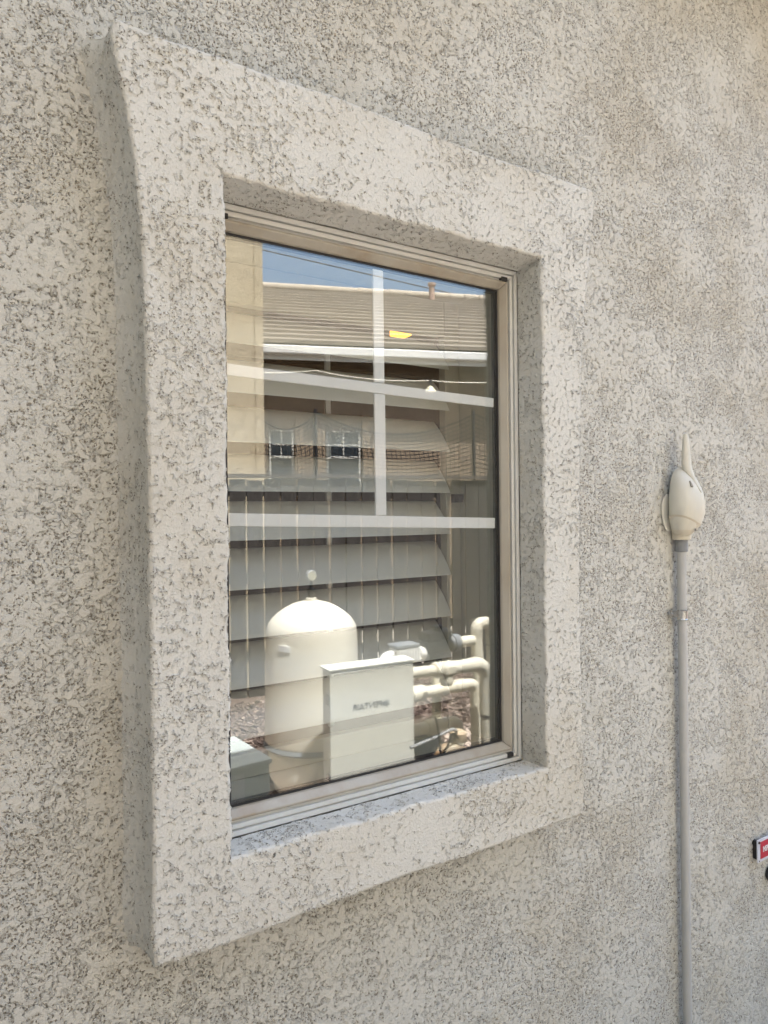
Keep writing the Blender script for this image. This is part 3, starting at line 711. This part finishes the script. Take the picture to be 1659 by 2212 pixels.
def nwindow(xc, wd, z0, z1):
    f = MB()
    f.box(xc - wd / 2 - .028, xc - wd / 2, -.369, -.335, z0, z1); f.box(xc + wd / 2, xc + wd / 2 + .028, -.369, -.335, z0, z1)
    f.box(xc - wd / 2 - .028, xc + wd / 2 + .028, -.3692, -.336, z1, z1 + .028); f.box(xc - wd / 2 - .028, xc + wd / 2 + .028, -.3692, -.336, z0 - .028, z0)
    wo = f.build('window', M_nframe, nh)
    MB().box(xc - wd / 2, xc + wd / 2, -.3688, -.352, z0, z1).build('pane', M_nwin, wo)
    g_ = MB(); zm = (z0 + z1) / 2 + .02
    g_.box(xc - wd / 2, xc + wd / 2, -.3515, -.342, zm - .02, zm + .02); g_.box(xc - .012, xc + .012, -.3515, -.345, zm + .02, z1); g_.box(xc - wd / 2, xc + wd / 2, -.3515, -.3455, z0 + (z1 - z0) * .76 - .012, z0 + (z1 - z0) * .76 + .012)
    g_.build('grille', M_nframe, wo)
    for s in (-1, 1):
        MB().box(xc + s * (wd / 2 + .125) - .07, xc + s * (wd / 2 + .125) + .07, -.369, -.30, z0 - .2, z1 + .32).build('window_surround', M_neigh, nh)
for xc, wd in ((.30, .33), (1.30, .50), (6.5, .9), (9.5, .9), (-3.2, .9)): nwindow(xc, wd, 1.95, 2.80)

# ---- taller cream block at the left of the reflection
wg = thing('neighbour_block', 'tall sunlit cream stucco building at the left edge of the reflection', 'building', (2.55, -4.98, 0), R(14))
MB().box(-7.0, 0, -6, 0, -.3, 7.6).build('wall', M_wing, wg)
MB().box(-7.3, .25, -6.3, .3, 7.601, 7.75).build('roof_slab', M_tile, wg)
MB().box(-.07, .012, -.05, .012, -.3, 7.58).build('corner_bead', M_wing, wg)

# ---- sports netting and string lights over the fence
nt_ = thing('netting', 'black mesh netting strung between dark poles beyond the fence, reflected in the glass', 'net', (0, 0, 0))
poles = [(.4, -7.0), (2.99, -6.30), (3.62, -5.95), (5.35, -5.15), (7.4, -4.4)]
for (x, y) in poles: MB().tube([(x, y, 0), (x - .02, y, 2.72)], .022, 10).build('pole', M_black, nt_, smooth=True)
nm = MB()
for (xa, ya), (xb, yb) in zip(poles[:-1], poles[1:]):
    L_ = math.hypot(xb - xa, yb - ya); nx = int(L_ / .055); nz = 22
    sag = .16 + .05 * L_
    def q(u, v, sag=sag, xa=xa, ya=ya, xb=xb, yb=yb): 
        zt = 2.68 - sag * 4 * u * (1 - u); bulge = .08 * math.sin(math.pi * u) * math.sin(math.pi * v)
        return Vector((xa + (xb - xa) * u + bulge * .3, ya + (yb - ya) * u + bulge, 1.5 + (zt - 1.5) * v))
    for i in range(1, nx): nm.tube([q(i / nx, v) for v in (0, .33, .66, 1)], .0058, 3, False)
    for j in range(nz + 1): nm.tube([q(u / 10, j / nz) for u in range(11)], .0058 if j < nz else .013, 3, False)
me = bpy.data.meshes.new('net_mesh'); me.from_pydata(nm.v, [], nm.f); tag(link('net_mesh', me, M_net, nt_), kind='stuff')

stg = thing('string_lights', 'string of cream outdoor bulbs on a slack cable above the fence, reflected in the glass', 'string lights', (0, 0, 0))
sp = [Vector((2.2, -5.45, 2.98)), Vector((3.123, -4.97, 2.95)), Vector((4.10, -4.33, 2.83)), Vector((5.1, -3.72, 2.86))]
cab = []
for a, b in zip(sp[:-1], sp[1:]):
    for k in range(8): t = k / 8; cab.append(a.lerp(b, t) - Vector((0, 0, .10 * t * (1 - t) * 4 * .4)))
cab.append(sp[-1]); MB().tube(cab, .006, 8).build('cable', M_pvc, stg, smooth=True)
for p in (cab[16],):
    sk = MB().tube([p + Vector((0, 0, .004)), p - Vector((0, 0, .05))], .014, 10).build('socket', M_black, stg)
    MB().lathe([(.012, -.051), (.03, -.07), (.055, -.10), (.06, -.12), (.02, -.135)], p, 18).build('bulb', M_bulb, stg, smooth=True)
for p, nmx in ((sp[0], 'west'), (sp[-1], 'east')):
    MB().tube([(p.x, p.y - .06, -.1), (p.x, p.y - .06, p.z + .08)], .03, 12).build('support_pole', M_black, stg, smooth=True)
ww = [Vector((-4, -25, 12.2)).lerp(Vector((28, -4.7, 3.0 + 0)), k / 30) - Vector((0, 0, .0)) for k in range(31)]
w0, w1 = Vector((7.601, -17.477, 9.186)), Vector((12.322, -14.527, 7.844)); dd = w1 - w0
tag(MB().tube([w0 - dd * 2.5, w0, w1, w1 + dd * 1.5], .018, 6).build('power_line', M_black), 'thin dark overhead power line crossing the sky in the reflection', 'cable')
